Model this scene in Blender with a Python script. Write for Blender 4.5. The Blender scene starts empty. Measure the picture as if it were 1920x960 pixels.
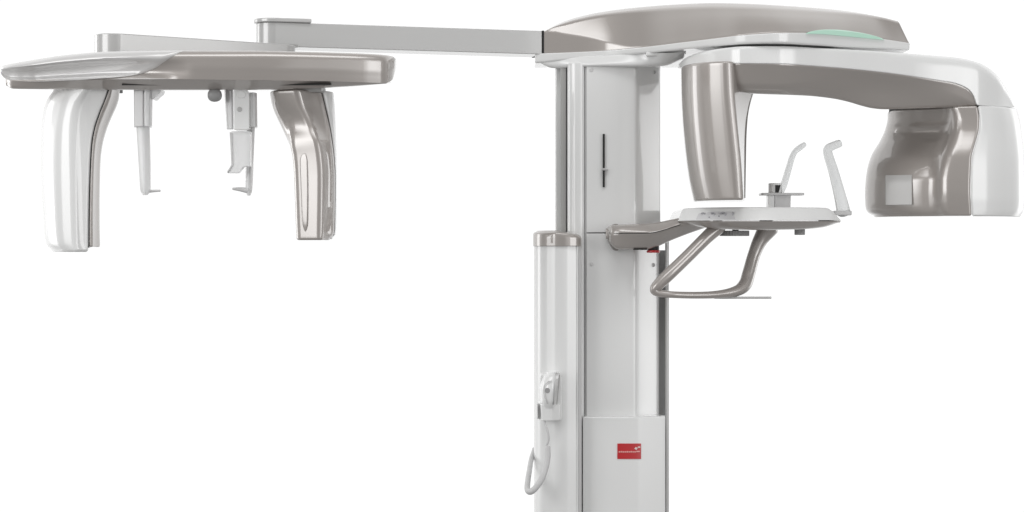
import bpy, bmesh, math
import numpy as np
from mathutils import Vector, Matrix

# ------------------------------------------------------------------ scene
sc = bpy.context.scene
col = sc.collection
D = 4.0            # camera distance to the y = 0 plane (m)
ZC = 1.45          # camera height (m)

def X(px, y=0.0): return (px - 960) / 1000 * (1 + y / D)
def Z(py, y=0.0): return ZC + (480 - py) / 1000 * (1 + y / D)
def P(px, py, y=0.0): return Vector((X(px, y), y, Z(py, y)))

# ------------------------------------------------------------------ materials
def nd(t, kind, **kw):
    n = t.nodes.new(kind)
    for k, v in kw.items(): setattr(n, k, v)
    return n

def material(name, color, rough=0.3, metal=0.0, coat=0.0, coat_rough=0.04, trans=0.0, emit=None, estr=0.0,
             bump=0.0, bump_scale=300.0, var=0.03, ior=1.5, spec=0.5, sss=0.0, coat_ior=1.5):
    m = bpy.data.materials.new(name); m.use_nodes = True
    t = m.node_tree; b = t.nodes['Principled BSDF']
    tc = nd(t, 'ShaderNodeTexCoord')
    no = nd(t, 'ShaderNodeTexNoise'); no.inputs['Scale'].default_value = 6.0; no.inputs['Detail'].default_value = 4
    t.links.new(tc.outputs['Object'], no.inputs['Vector'])
    mx = nd(t, 'ShaderNodeMix', data_type='RGBA')
    mx.inputs['A'].default_value = [c * (1 - var) for c in color] + [1]
    mx.inputs['B'].default_value = [min(1, c * (1 + var)) for c in color] + [1]
    t.links.new(no.outputs['Fac'], mx.inputs['Factor'])
    t.links.new(mx.outputs['Result'], b.inputs['Base Color'])
    b.inputs['Roughness'].default_value = rough
    b.inputs['Metallic'].default_value = metal
    b.inputs['Coat Weight'].default_value = coat
    b.inputs['Coat Roughness'].default_value = coat_rough
    b.inputs['Coat IOR'].default_value = coat_ior
    b.inputs['Transmission Weight'].default_value = trans
    b.inputs['IOR'].default_value = ior
    b.inputs['Specular IOR Level'].default_value = spec
    if sss:
        b.inputs['Subsurface Weight'].default_value = sss
        b.inputs['Subsurface Radius'].default_value = (0.01, 0.01, 0.01)
    if emit:
        b.inputs['Emission Color'].default_value = list(emit) + [1]
        b.inputs['Emission Strength'].default_value = estr
    if bump:
        n2 = nd(t, 'ShaderNodeTexNoise'); n2.inputs['Scale'].default_value = bump_scale
        t.links.new(tc.outputs['Object'], n2.inputs['Vector'])
        bp = nd(t, 'ShaderNodeBump'); bp.inputs['Strength'].default_value = bump
        bp.inputs['Distance'].default_value = 0.0006
        t.links.new(n2.outputs['Fac'], bp.inputs['Height'])
        t.links.new(bp.outputs['Normal'], b.inputs['Normal'])
    return m

M = {}
M['white'] = material('white_lacquer', (0.82, 0.825, 0.82), 0.4, coat=1.0, coat_rough=0.03, coat_ior=1.6, var=.01)
M['taupe'] = material('taupe_lacquer', (0.395, 0.363, 0.34), 0.40, metal=0.30, coat=1.0, coat_rough=0.015, coat_ior=1.95, var=.015)
M['taupe_dark'] = material('dark_taupe_lacquer', (0.26, 0.24, 0.225), 0.30, metal=0.4, coat=0.7, coat_rough=0.05)
M['pearl'] = material('pearl_silver_lacquer', (0.66, 0.655, 0.65), 0.4, metal=0.1, coat=1.0, coat_rough=0.03, coat_ior=1.9, var=.01)
M['silver'] = material('silver_grey_paint', (0.50, 0.50, 0.495), 0.4, metal=0.1, coat=1.0, coat_rough=0.05, coat_ior=1.7)
M['alu'] = material('pale_aluminium', (0.62, 0.62, 0.62), 0.28, metal=0.6)
M['grey'] = material('grey_recess', (0.42, 0.42, 0.41), 0.4)
M['rail'] = material('pale_grey_rail', (0.62, 0.62, 0.62), 0.4)
M['dark'] = material('black_gap', (0.012, 0.012, 0.012), 0.5)
M['plastic'] = material('milky_plastic', (0.95, 0.953, 0.953), 0.28, trans=0.3, ior=1.3, coat=0.5)
M['plastic_grey'] = material('grey_plastic', (0.64, 0.64, 0.64), 0.3, coat=0.3)
M['clear'] = material('frosted_clear_plastic', (0.86, 0.87, 0.87), 0.22, trans=0.75, ior=1.25)
M['knob'] = material('grey_knob_rubber', (0.33, 0.33, 0.33), 0.5)
M['chrome'] = material('chrome', (0.85, 0.85, 0.85), 0.12, metal=1.0)
M['red'] = material('red_badge', (0.52, 0.018, 0.024), 0.35, coat=0.5)
M['pink'] = material('badge_print', (0.83, 0.42, 0.40), 0.4)
M['pale'] = material('badge_edge', (0.80, 0.66, 0.64), 0.4)
M['green'] = material('mint_light_cover', (0.42, 0.62, 0.52), 0.3, emit=(0.34, 0.62, 0.48), estr=0.22, coat=0.5)
M['lcd'] = material('pale_window', (0.44, 0.435, 0.425), 0.25, coat=0.4)
M['key_pad'] = material('pale_grey_foil', (0.66, 0.66, 0.67), 0.35, coat=0.4)
M['print'] = material('grey_print', (0.36, 0.36, 0.38), 0.4)
M['cord'] = material('white_cord', (0.60, 0.60, 0.60), 0.45)

# ------------------------------------------------------------------ mesh helpers
def pchip(ts, V, tq):
    ts = np.asarray(ts, float); V = np.asarray(V, float)
    if V.ndim == 1: V = V[:, None]
    h = np.diff(ts)[:, None]; d = np.diff(V, axis=0) / h
    m = np.zeros_like(V)
    m[0] = d[0]; m[-1] = d[-1]
    for i in range(1, len(ts) - 1):
        w1 = 2 * h[i] + h[i - 1]; w2 = h[i] + 2 * h[i - 1]
        same = d[i - 1] * d[i] > 0
        with np.errstate(divide='ignore', invalid='ignore'):
            hm = (w1 + w2) / (w1 / d[i - 1] + w2 / d[i])
        m[i] = np.where(same, np.nan_to_num(hm), 0)
    out = []
    for t in np.atleast_1d(tq):
        k = int(np.clip(np.searchsorted(ts, t, side='right') - 1, 0, len(ts) - 2))
        hh = ts[k + 1] - ts[k]; s = (t - ts[k]) / hh
        out.append((2*s**3 - 3*s**2 + 1) * V[k] + (s**3 - 2*s**2 + s) * hh * m[k] + (-2*s**3 + 3*s**2) * V[k+1] + (s**3 - s**2) * hh * m[k+1])
    return np.array(out)

def rpoly(pts, r, seg=5, edge=2):
    """closed 2D polygon with rounded corners; r one radius or one per corner (m)"""
    n = len(pts); rr = [r] * n if np.isscalar(r) else list(r)
    pts = [np.array(p, float) for p in pts]; out = []; ends = []
    for i in range(n):
        a, b, c = pts[i - 1], pts[i], pts[(i + 1) % n]
        u = a - b; v = c - b; lu = np.linalg.norm(u) + 1e-9; lv = np.linalg.norm(v) + 1e-9
        d = min(rr[i], 0.48 * lu, 0.48 * lv)
        s = b + u / lu * d; e = b + v / lv * d
        k = 0.45
        arc = []
        for j in range(seg + 1):
            t = j / seg
            p1 = s + (b - s) * 0.55; p2 = e + (b - e) * 0.55
            arc.append((1-t)**3*s + 3*(1-t)**2*t*p1 + 3*(1-t)*t*t*p2 + t**3*e)
        ends.append(arc)
    for i in range(n):
        out += ends[i]
        a = ends[i][-1]; b = ends[(i + 1) % n][0]
        for j in range(1, edge + 1): out.append(a + (b - a) * j / (edge + 1))
    return np.array(out)

def offset2d(p, d):
    """inset a closed 2D ring by d"""
    n = len(p); A = 0.5 * np.sum(p[:, 0] * np.roll(p[:, 1], -1) - np.roll(p[:, 0], -1) * p[:, 1])
    sg = 1 if A > 0 else -1
    e = np.roll(p, -1, 0) - p; L = np.linalg.norm(e, axis=1, keepdims=True)
    nr = sg * np.stack([-e[:, 1], e[:, 0]], 1) / np.maximum(L, 1e-9)
    w = np.where(L > 1e-7, 1.0, 0.0); nr = nr * w
    a = np.roll(nr, 1, 0) + nr; la = np.linalg.norm(a, axis=1, keepdims=True)
    a = a / np.maximum(la, 1e-9)
    return p + a * d

class Mesh:
    def __init__(s): s.v = []; s.f = []
    def rings(s, R, cap0=True, cap1=True):
        b = len(s.v); n = len(R[0])
        for r in R: s.v += [tuple(map(float, q)) for q in r]
        for i in range(len(R) - 1):
            for j in range(n):
                a = b + i * n + j; c = b + i * n + (j + 1) % n
                s.f.append((a, c, c + n, a + n))
        if cap0: s.f.append(tuple(b + j for j in range(n)))
        if cap1: s.f.append(tuple(b + (len(R) - 1) * n + j for j in range(n)))
        return s
    def grid(s, G):
        b = len(s.v); h = len(G); w = len(G[0])
        for r in G: s.v += [tuple(map(float, q)) for q in r]
        for i in range(h - 1):
            for j in range(w - 1):
                a = b + i * w + j; s.f.append((a, a + 1, a + w + 1, a + w))
        return s

ORIGIN = {}
def link_empty(name, loc):
    o = bpy.data.objects.new(name, None); o.empty_display_size = 0.1; col.objects.link(o)
    o.location = loc; ORIGIN[o] = Vector(loc); return o

def build(name, mesh, mat, parent=None, angle=38, label=None, flat=False):
    me = bpy.data.meshes.new(name)
    V = np.array(mesh.v); c = (V.min(0) + V.max(0)) / 2
    me.from_pydata([tuple(q) for q in (V - c)], [], mesh.f)
    bm = bmesh.new(); bm.from_mesh(me)
    bmesh.ops.remove_doubles(bm, verts=bm.verts, dist=1e-6)
    bmesh.ops.dissolve_degenerate(bm, edges=bm.edges, dist=1e-6)
    bmesh.ops.recalc_face_normals(bm, faces=bm.faces)
    bm.to_mesh(me); bm.free()
    me.polygons.foreach_set('use_smooth', [not flat] * len(me.polygons))
    if not flat: me.set_sharp_from_angle(angle=math.radians(angle))
    me.materials.append(M[mat])
    o = bpy.data.objects.new(name, me); col.objects.link(o)
    w = Vector(c); ORIGIN[o] = w
    if parent is not None:
        o.parent = parent; o.location = w - ORIGIN[parent]
    else: o.location = w
    if not flat:
        wn = o.modifiers.new('weighted_normals', 'WEIGHTED_NORMAL'); wn.keep_sharp = True; wn.weight = 60
    if label: o['label'] = label
    return o

def capped(ring2d_fn, n, r, to3d, ends=(True, True), k=4):
    """rings: list of (2D ring, axis position); adds rounded caps of radius r"""
    R = [ring2d_fn(i) for i in range(n)]
    out = []
    p0, a0 = R[0]; p1, a1 = R[-1]
    s = 1 if a1 >= a0 else -1
    if ends[0] and r > 0:
        for j in range(k, 0, -1):
            f = j / k * math.pi / 2
            out.append(to3d(offset2d(p0, r * (1 - math.cos(f))), a0 - s * r * math.sin(f)))
    for p, a in R: out.append(to3d(p, a))
    if ends[1] and r > 0:
        for j in range(1, k + 1):
            f = j / k * math.pi / 2
            out.append(to3d(offset2d(p1, r * (1 - math.cos(f))), a1 + s * r * math.sin(f)))
    return out

def vloft(st, r, n=40, yref=0.0, cap=0.004, mesh=None, ends=(True, True), seg=5, edge=2):
    """stations {py: [(px, y_m), ...]} stacked vertically"""
    ks = sorted(st); V = np.array([[c for q in st[k] for c in q] for k in ks])
    q = np.linspace(ks[0], ks[-1], n); W = pchip(ks, V, q)
    def fn(i):
        c = W[i].reshape(-1, 2)
        return rpoly([(X(a, y), y) for a, y in c], r, seg, edge), Z(q[i], yref)
    m = mesh or Mesh()
    return m.rings(capped(fn, n, cap, lambda p, a: [(u, v, a) for u, v in p], ends))

def xloft(st, r, n=60, yref=None, cap=0.004, mesh=None, ends=(True, True), seg=5, edge=2):
    """stations [(px, [(y_m, py), ...]), ...] strung along x"""
    V = np.array([[s[0]] + [c for q in s[1] for c in q] for s in st]); ks = list(range(len(st)))
    q = np.linspace(0, len(st) - 1, n); W = pchip(ks, V, q)
    def fn(i):
        c = W[i][1:].reshape(-1, 2); y0 = c[:, 0].mean() if yref is None else yref
        return rpoly([(y, Z(b, y)) for y, b in c], r, seg, edge), X(W[i][0], y0)
    m = mesh or Mesh()
    return m.rings(capped(fn, n, cap, lambda p, a: [(a, u, v) for u, v in p], ends))

def prism(pts, y0, y1, r=0.0, bev=0.002, mesh=None, seg=5, edge=1, yref=None):
    """pixel outline extruded in depth from y0 (front) to y1 (back)"""
    yr = y0 if yref is None else yref
    p = [(X(a, yr), Z(b, yr)) for a, b in pts]
    p = rpoly(p, r, seg, edge) if r else np.array(p)
    m = mesh or Mesh()
    L = [(p, y0 + bev), (p, y1 - bev)]
    return m.rings(capped(lambda i: L[i], 2, bev, lambda q, a: [(u, a, v) for u, v in q]))

def slab(plan, z0, z1, r=0.0, bev=0.002, mesh=None, seg=6, edge=2):
    """world plan outline extruded in height"""
    p = rpoly(plan, r, seg, edge) if (not np.isscalar(r) or r) else np.array(plan)
    m = mesh or Mesh(); L = [(p, z0 + bev), (p, z1 - bev)]
    return m.rings(capped(lambda i: L[i], 2, bev, lambda q, a: [(u, v, a) for u, v in q]))

def box(px0, px1, py0, py1, y0, y1, bev=0.002, mesh=None, r=0.003):
    return prism([(px0, py0), (px1, py0), (px1, py1), (px0, py1)], y0, y1, r, bev, mesh)

def disc(px, py, y, rad, depth, mesh=None, n=28, bev=0.0008):
    """round button facing the camera side"""
    c = P(px, py, y); p = np.array([(c.x + rad * math.cos(2*math.pi*i/n), c.z + rad * math.sin(2*math.pi*i/n)) for i in range(n)])
    m = mesh or Mesh(); L = [(p, y - depth + bev), (p, y)]
    return m.rings(capped(lambda i: L[i], 2, bev, lambda q, a: [(u, a, v) for u, v in q], (True, False)))

def vcyl(px, py0, py1, y, rad, mesh=None, n=32, bev=0.001, rad1=None, ridges=0):
    rad1 = rad if rad1 is None else rad1
    cx = X(px, y)
    def ring(r):
        return np.array([(cx + r * (1 - (0.05 if ridges and i % 2 else 0)) * math.cos(2*math.pi*i/n),
                          y + r * (1 - (0.05 if ridges and i % 2 else 0)) * math.sin(2*math.pi*i/n)) for i in range(n)])
    L = [(ring(rad), Z(py0, y) - bev), (ring(rad1), Z(py1, y) + bev)]
    m = mesh or Mesh()
    return m.rings(capped(lambda i: L[i], 2, bev, lambda q, a: [(u, v, a) for u, v in q]))

def tube(path, rad, n=60, sides=18, mesh=None, flat=(1.0, 1.0), smooth=True, up=(0, 1, 0)):
    """path world points; rad one or one per point; flat scales the two cross axes"""
    p = np.array([tuple(q) for q in path], float)
    rr = np.full(len(p), rad) if np.isscalar(rad) else np.array(rad, float)
    if smooth:
        # catmull-rom
        ts = np.concatenate([[0], np.cumsum(np.linalg.norm(np.diff(p, axis=0), axis=1) ** 0.5)])
        tq = np.linspace(0, ts[-1], n); Q = []
        mm = np.zeros_like(p)
        for i in range(len(p)):
            if i == 0: mm[i] = (p[1] - p[0]) / (ts[1] - ts[0])
            elif i == len(p) - 1: mm[i] = (p[-1] - p[-2]) / (ts[-1] - ts[-2])
            else: mm[i] = (p[i + 1] - p[i - 1]) / (ts[i + 1] - ts[i - 1])
        for t in tq:
            k = int(np.clip(np.searchsorted(ts, t, side='right') - 1, 0, len(p) - 2)); h = ts[k+1] - ts[k]; s = (t - ts[k]) / h
            Q.append((2*s**3-3*s**2+1)*p[k] + (s**3-2*s**2+s)*h*mm[k] + (-2*s**3+3*s**2)*p[k+1] + (s**3-s**2)*h*mm[k+1])
        rq = pchip(ts, rr, tq)[:, 0]; p = np.array(Q); rr = rq
    n = len(p); T = np.gradient(p, axis=0); T /= np.linalg.norm(T, axis=1, keepdims=True)
    R = []
    for i in range(n):
        u = np.array(up, float); u = u - T[i] * u.dot(T[i]); u /= np.linalg.norm(u); v = np.cross(T[i], u)
        def ring(s, d): return [p[i] + T[i] * d + (u * math.cos(2*math.pi*j/sides) * flat[0] + v * math.sin(2*math.pi*j/sides) * flat[1]) * rr[i] * s for j in range(sides)]
        if i == 0:
            for a in (80, 55, 28): R.append(ring(math.cos(math.radians(a)), -0.6 * rr[i] * math.sin(math.radians(a)) * min(flat)))
        R.append(ring(1, 0))
        if i == n - 1:
            for a in (28, 55, 80): R.append(ring(math.cos(math.radians(a)), 0.6 * rr[i] * math.sin(math.radians(a)) * min(flat)))
    m = mesh or Mesh()
    return m.rings(R)

# ================================================================== THE MACHINE
machine = link_empty('dental_xray_machine', (X(1150), 0.10, 0.0))
machine['label'] = 'white and taupe dental x-ray machine with tall column, long side arm and rotating C arm'
machine['category'] = 'x-ray machine'
FLOOR = 480 + ZC * 1000      # pixel row of the floor at y = 0

# ---------------------------------------------------------------- column
column = build('column', vloft({118: [(1041, .025), (1180, .03), (1233, .085), (1233, .22), (1050, .22)], FLOOR - 4: [(1041, .025), (1180, .03), (1233, .085), (1233, .22), (1050, .22)]},
                               [.004, .004, .004, .03, .03], n=4, cap=.003), 'white', machine)
build('side_channel', box(1051, 1061.5, 122, FLOOR - 6, -.004, .03, .001, r=.001), 'grey', column)
build('rounded_trim', vloft({121: [(1062, .02), (1064, -.022), (1096, -.028), (1098, .02)], FLOOR - 6: [(1062, .02), (1064, -.022), (1096, -.028), (1098, .02)]},
                            [.004, .020, .012, .004], n=3, cap=.001, seg=8), 'white', column)
# slot between trim and front panel
build('trim_gap', box(1097, 1101, 122, FLOOR - 6, -.020, .02, .0005, r=.0005), 'rail', column)

_su = np.linspace(-1, 1, 81)
_sl = pchip([-1, -.5, 0, .34, .40, .7, 1], [-.20, -.10, .08, .27, .37, .42, .50], _su)[:, 0]
_sy = np.concatenate([[0], np.cumsum((_sl[1:] + _sl[:-1]) / 2 * np.diff(_su))])
_s2 = pchip([-1, -.5, 0, .32, .40, .7, 1], [-.20, -.10, .08, .25, 1.38, 1.50, 1.75], _su)[:, 0]
_s2y = np.concatenate([[0], np.cumsum((_s2[1:] + _s2[:-1]) / 2 * np.diff(_su))])
def bow(px, x0, x1, yl):
    u = 2 * (px - x0) / (x1 - x0) - 1
    return yl + float(np.interp(u, _su, _s2y if x0 > 1095 else _sy)) * (x1 - x0) / 2000
def bow_panel(py0, py1, x0, x1, yl, thick, cap=.002):
    """front sheet: flat on the left, wrapping back on the right"""
    n = 44
    f = [(x0 + (x1 - x0) * i / n, bow(x0 + (x1 - x0) * i / n, x0, x1, yl)) for i in range(n + 1)]
    pts = f + [(x1, f[-1][1] + thick), (x0, f[-1][1] + thick)]
    p = np.array([(X(a, y), y) for a, y in pts])
    m = Mesh(); L = [(p, Z(py0) - cap), (p, Z(py1) + cap)]
    return m.rings(capped(lambda i: L[i], 2, cap, lambda q, a: [(u, v, a) for u, v in q]))

upper = build('upper_panel', bow_panel(121, 436.2, 1100, 1238, -.025, .02, .001), 'white', machine)
lower = build('lower_panel', bow_panel(438, 800, 1100, 1236, -.025, .02, .001), 'white', machine)
for px, py, par in ((1109, 131.5, upper), (1226, 135.5, upper), (1110, 495, lower), (1225, 497, lower)):
    ys = bow(px, 1100, 1237, -.025)
    build('screw', disc(px, py, ys + .002, .0038, .0032), 'plastic_grey', par)
slot = build('height_slot', prism([(1130.2, 251), (1134, 251), (1134, 351), (1130.2, 351)], -.0352, -.02, .0008, .0003), 'dark', upper)
build('slot_pointer', prism([(1127, 317), (1131, 315), (1139, 316), (1141, 318), (1138, 320), (1128, 319)], -.040, -.032, .001, .0007), 'alu', slot)
# lower right side channel and rail
build('side_rail', vloft({470: [(1231, .064), (1248, .064), (1248, .10), (1231, .10)], 912: [(1231, .064), (1248, .064), (1248, .10), (1231, .10)]}, .001, n=3, cap=.001), 'rail', machine)
build('edge_rail', vloft({452: [(1247, .040), (1254.5, .042), (1254, .11), (1247, .11)], FLOOR - 6: [(1247, .040), (1254.5, .042), (1254, .11), (1247, .11)]}, .003, n=3, cap=.001), 'silver', machine)
# lower front cover with the red badge
cover = build('lower_cover', bow_panel(778, FLOOR - 8, 1093, 1247, -.040, .03, .003), 'white', machine)
def cover_y(px): return bow(px, 1093, 1247, -.040)
def on_cover(px0, px1, py0, py1, lift, bev=.0003):
    n = 10; m = Mesh(); G = []
    for k in range(2):
        py = (py0, py1)[k]
        G.append([tuple(P(px, py, cover_y(px)) + Vector((0, -lift, 0))) for px in np.linspace(px0, px1, n)])
    back = [[tuple(Vector(q) + Vector((0, lift + .004, 0))) for q in row] for row in G]
    ring_f = G[0] + G[1][::-1]; ring_b = back[0] + back[1][::-1]
    m.grid(G); m.grid(back); b = len(m.v)
    m.v += ring_f + ring_b; k = len(ring_f)
    for i in range(k): m.f.append((b + i, b + (i + 1) % k, b + k + (i + 1) % k, b + k + i))
    return m
badge = build('badge', on_cover(1157.5, 1202, 831.5, 860.5, .0012), 'red', cover)
mk = Mesh()
for a, w, h0, h1 in ((1160, 3.2, 846, 848.2), (1164, 2.2, 845.6, 848.2), (1167, 3.2, 846, 848.2), (1171, 2.6, 846, 848.2), (1174.5, 3.4, 845.8, 848.2), (1178.7, 2.6, 846, 848.2), (1182, 3.0, 845.6, 848.2), (1185.8, 2.6, 846, 848.2), (1189, 3.4, 846, 848), (1193, 6.5, 845.2, 847.4)):
    q = on_cover(a, a + w, h0, h1, .0020); o = len(mk.v); mk.v += q.v; mk.f += [tuple(i + o for i in f) for f in q.f]
build('badge_lettering', mk, 'pink', badge)
mk = Mesh()
for c, rr_ in ((1191.5, 2.2),):
    y = cover_y(c) - .0012
    q = prism([(1189, 841), (1191, 839.8), (1192.2, 837.6), (1193.6, 839.4), (1196.5, 839.6), (1194.4, 841.6), (1194.2, 844), (1191.8, 843)], y - .0012, y + .002, .0005, .0003)
    mk.v += q.v; mk.f += q.f
q = on_cover(1196, 1200.5, 837, 839.5, .0019); o = len(mk.v); mk.v += q.v; mk.f += [tuple(i + o for i in f) for f in q.f]
build('badge_emblem', mk, 'pale', badge)

# ---------------------------------------------------------------- outer (lower, left) column
outer = build('outer_column', vloft({461: [(1000, .10), (1001, -.055), (1050, -.085), (1083.5, -.070), (1083.5, .10)], FLOOR - 4: [(1000, .10), (1001, -.055), (1050, -.085), (1083.5, -.070), (1083.5, .10)]},
                                    [.01, .040, .05, .002, .01], n=3, cap=.001, seg=8, edge=4), 'white', machine)
build('side_strip', vloft({452: [(1084.2, .08), (1084.2, -.066), (1090.5, -.060), (1091.5, .08)], FLOOR - 4: [(1084.2, .08), (1084.2, -.066), (1090.5, -.060), (1091.5, .08)]}, [.001, .001, .003, .001], n=3, cap=.001), 'rail', outer)
build('edge_bead', vloft({462: [(1081.8, -.060), (1081.8, -.0735), (1084, -.0735), (1084, -.060)], FLOOR - 4: [(1081.8, -.060), (1081.8, -.0735), (1084, -.0735), (1084, -.060)]}, .0006, n=3, cap=.0005), 'white', outer)
capst = {461: [(998.5, .11), (999.5, -.058), (1051, -.089), (1090, -.074), (1092, .10)],
         448: [(998.5, .11), (999.5, -.058), (1051, -.089), (1090, -.074), (1091, .10)],
         440: [(998.5, .11), (999.5, -.057), (1050, -.088), (1084, -.072), (1085, .10)],
         436.5: [(1000, .11), (1001, -.054), (1048, -.084), (1066, -.070), (1070, .10)],
         434: [(1004, .105), (1006, -.046), (1040, -.072), (1052, -.060), (1054, .09)]}
build('column_cap', vloft(capst, [.01, .040, .05, .012, .01], n=24, cap=.001, seg=8, edge=4), 'taupe', outer)
# switch holder on the outer column
holder = build('switch_holder', prism([(1013, 702), (1050, 699), (1053, 706), (1053, 788), (1030, 789), (1008, 786), (1008, 758), (1013, 756)], -.094, -.060, .004, .002), 'white', outer)
build('holder_pocket', vloft({760: [(1011, -.09), (1014, -.114), (1033, -.118), (1050.5, -.100), (1051, -.07)], 787: [(1012, -.09), (1016, -.112), (1033, -.116), (1050.5, -.100), (1051, -.07)]},
                             [.003, .006, .006, .004, .003], n=6, cap=.002, yref=-.11), 'white', holder)
build('holder_side', box(1007.2, 1008.8, 757, 786, -.104, -.06, .001, r=.001), 'plastic_grey', holder)

# ---------------------------------------------------------------- head: plate and taupe hood
def yfront(px):
    return float(pchip([1004, 1060, 1130, 1200, 1280, 1340, 1400, 1450, 1520, 1600, 1660, 1700, 1710],
                       [-.004, -.012, -.025, -.062, -.133, -.185, -.228, -.238, -.205, -.140, -.095, -.066, -.055], [px])[0, 0])
def yback(px):
    return float(pchip([1004, 1100, 1200, 1300, 1400, 1450, 1550, 1640, 1710], [.10, .16, .22, .25, .25, .24, .20, .13, .06], [px])[0, 0])
zt, zb = 377 + 1, 362       # plate top and bottom, mm above camera
ztop = pchip([1004, 1450, 1710], [377, 393, 389], [0])  # placeholder shape helper
def pl(px):   # top and bottom height of the front plate (mm above camera)
    t = float(pchip([1004, 1100, 1200, 1340, 1450, 1560, 1650, 1706], [379, 381.5, 385, 389, 393, 398, 397, 393], [px])[0, 0])
    b = float(pchip([1004, 1100, 1200, 1340, 1450, 1560, 1650, 1706], [361, 369, 373.5, 375, 375, 376, 379, 380], [px])[0, 0])
    return t, b
def zmm(v): return ZC + v / 1000
def ring_x(pxs, fn, mesh=None, cap=.003, ends=(True, True)):
    L = []
    for px in pxs:
        p, a = fn(px); L.append((p, a))
    m = mesh or Mesh()
    return m.rings(capped(lambda i: L[i], len(L), cap, lambda q, a: [(a, u, v) for u, v in q], ends))
def plate_fn(px):
    yf, yb = yfront(px), yback(px); t, b = pl(px)
    # pixel x is measured on the front edge
    pts = [(yf, zmm(b)), (yf - .002, zmm(t)), (yb, zmm(t)), (yb, zmm(b))]
    return rpoly(pts, [.004, .002, .004, .004], 5, 5), X(px, yf)
head = build('head_plate', ring_x(np.linspace(1006, 1703, 90), plate_fn, cap=.003), 'white', machine)
# fairing under the plate, above the column
build('column_fairing', xloft([(1012, [(-.002, 118), (-.002, 112), (.20, 112), (.20, 118)]), (1040, [(-.006, 128), (-.006, 108), (.22, 108), (.22, 130)]),
                               (1130, [(-.045, 124), (-.030, 104), (.22, 104), (.22, 128)]), (1200, [(-.058, 125), (-.055, 99), (.22, 99), (.22, 128)]),
                               (1240, [(-.060, 124), (-.085, 99), (.22, 99), (.22, 126)]), (1275, [(-.050, 112), (-.09, 97), (.20, 97), (.20, 116)])],
                              [.010, .003, .003, .01], n=40, cap=.004, yref=0), 'white', head)
build('guide_pin', box(1211, 1236, 97.5, 105, -.075, -.05, .002, r=.003), 'white', head)
def hood_fn(px):
    yf, yb = yfront(px), yback(px); t, _ = pl(px)
    top = float(pchip([1018, 1045, 1080, 1130, 1200, 1280, 1345, 1400, 1480, 1560, 1620, 1680, 1698], [59, 44, 31.5, 20.5, 11.5, 5.5, 3, 4, 8, 14, 20.5, 31, 36], [px])[0, 0])
    band = float(pchip([1018, 1060, 1130, 1250, 1400, 1560, 1640, 1698], [1, 5, 7, 9, 10, 8, 4, 2], [px])[0, 0])
    lean = float(pchip([1018, 1100, 1250, 1450, 1650, 1700], [.002, .020, .045, .055, .035, .012], [px])[0, 0])
    ft = yf + lean
    ztop = Z(top, ft + .02) - ZC
    zbm = t / 1000
    zmid = Z(top + band, ft) - ZC
    bow = float(pchip([1018, 1060, 1180, 1300, 1500, 1700], [.0, .0, -.002, -.005, -.006, 0], [px])[0, 0])
    cz = float(pchip([1018, 1024, 1060, 1110, 1150, 1180, 1186, 1710], [.92, .90, .62, .36, .17, .05, .04, .04], [px])[0, 0])
    zc_ = zbm + (zmid - zbm) * cz; yc_ = yf + .003
    pts = [(yf + .003, ZC + zbm), (yc_, ZC + zc_), (yc_ + (ft - yc_) * .5 + bow, ZC + zc_ + (zmid - zc_) * .5), (ft, ZC + zmid), (ft + .030, ZC + ztop), ((ft + yb) / 2, ZC + ztop + .003), (yb - .03, ZC + ztop), (yb, ZC + zbm)]
    return rpoly(pts, [.001, .003, .05, .006, .012, .05, .03, .002], 6, 3), X(px, yf)
# right end slants: shear the last rings by height
hm = ring_x(np.linspace(1021, 1703, 100), hood_fn, cap=.003)
v = np.array(hm.v)
xs = X(1703, -.066)
for i in range(len(v)):
    zrel = (v[i, 2] - zmm(392)) / .06
    k = max(0.0, min(1.0, (v[i, 0] - X(1560, -.13)) / (xs - X(1560, -.13))))
    v[i, 0] -= 0.026 * k ** 1.5 * max(0, zrel)
hm.v = [tuple(q) for q in v]
hood = build('hood', hm, 'taupe', machine)
# mint light strip
G = []
pxs = np.linspace(1511, 1657, 40)
m = Mesh(); R = []
for px in pxs:
    u = (px - 1511) / 146; h = .0005 + .0105 * math.sin(math.pi * min(1, max(0, u))) ** .55
    yf = yfront(px); t, _ = pl(px); x = X(px, yf); z0 = zmm(t - 2.0)
    R.append([(x, yf - .006, z0), (x, yf - .0045, z0 + h * .8), (x, yf - .001, z0 + h), (x, yf + .012, z0 + h), (x, yf + .012, z0)])
build('status_light', m.rings(R), 'green', head)
build('rotation_hub', vcyl(1452, 82, 92, .0, .15, bev=.002, n=64), 'dark', head)

# ---------------------------------------------------------------- C arm (rotating)
def arm_y(px):
    return float(pchip([1270, 1276, 1300, 1350, 1400, 1450, 1550, 1650, 1750, 1800, 1833, 1870, 1906], [-.045, -.085, -.135, -.200, -.228, -.226, -.182, -.130, -.085, -.068, -.060, -.035, .01], [px])[0, 0])
ARM_TOP = [(1274.5, 119), (1282, 111), (1300, 102), (1340, 92), (1400, 86), (1450, 85.5), (1550, 90), (1650, 95.5), (1700, 98.5), (1760, 102.5), (1790, 105), (1815, 109), (1835, 114.5), (1855, 124), (1872, 138), (1886, 158), (1895, 178), (1900.5, 199)]
ARM_LOW = {1274.5: 126.5, 1282: 125.5, 1300: 122.5, 1340: 120.5, 1400: 119, 1450: 119.5, 1550: 125.5, 1650: 135, 1700: 141.5, 1760: 151, 1790: 156, 1815: 167, 1826: 180, 1832.5: 197, 1855: 199, 1872: 200, 1886: 200.6, 1895: 201, 1900.5: 201}
ax_ = [a for a, _ in ARM_TOP]; at_ = [b for _, b in ARM_TOP]; lx_ = sorted(ARM_LOW); ly_ = [ARM_LOW[k] for k in lx_]
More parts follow.
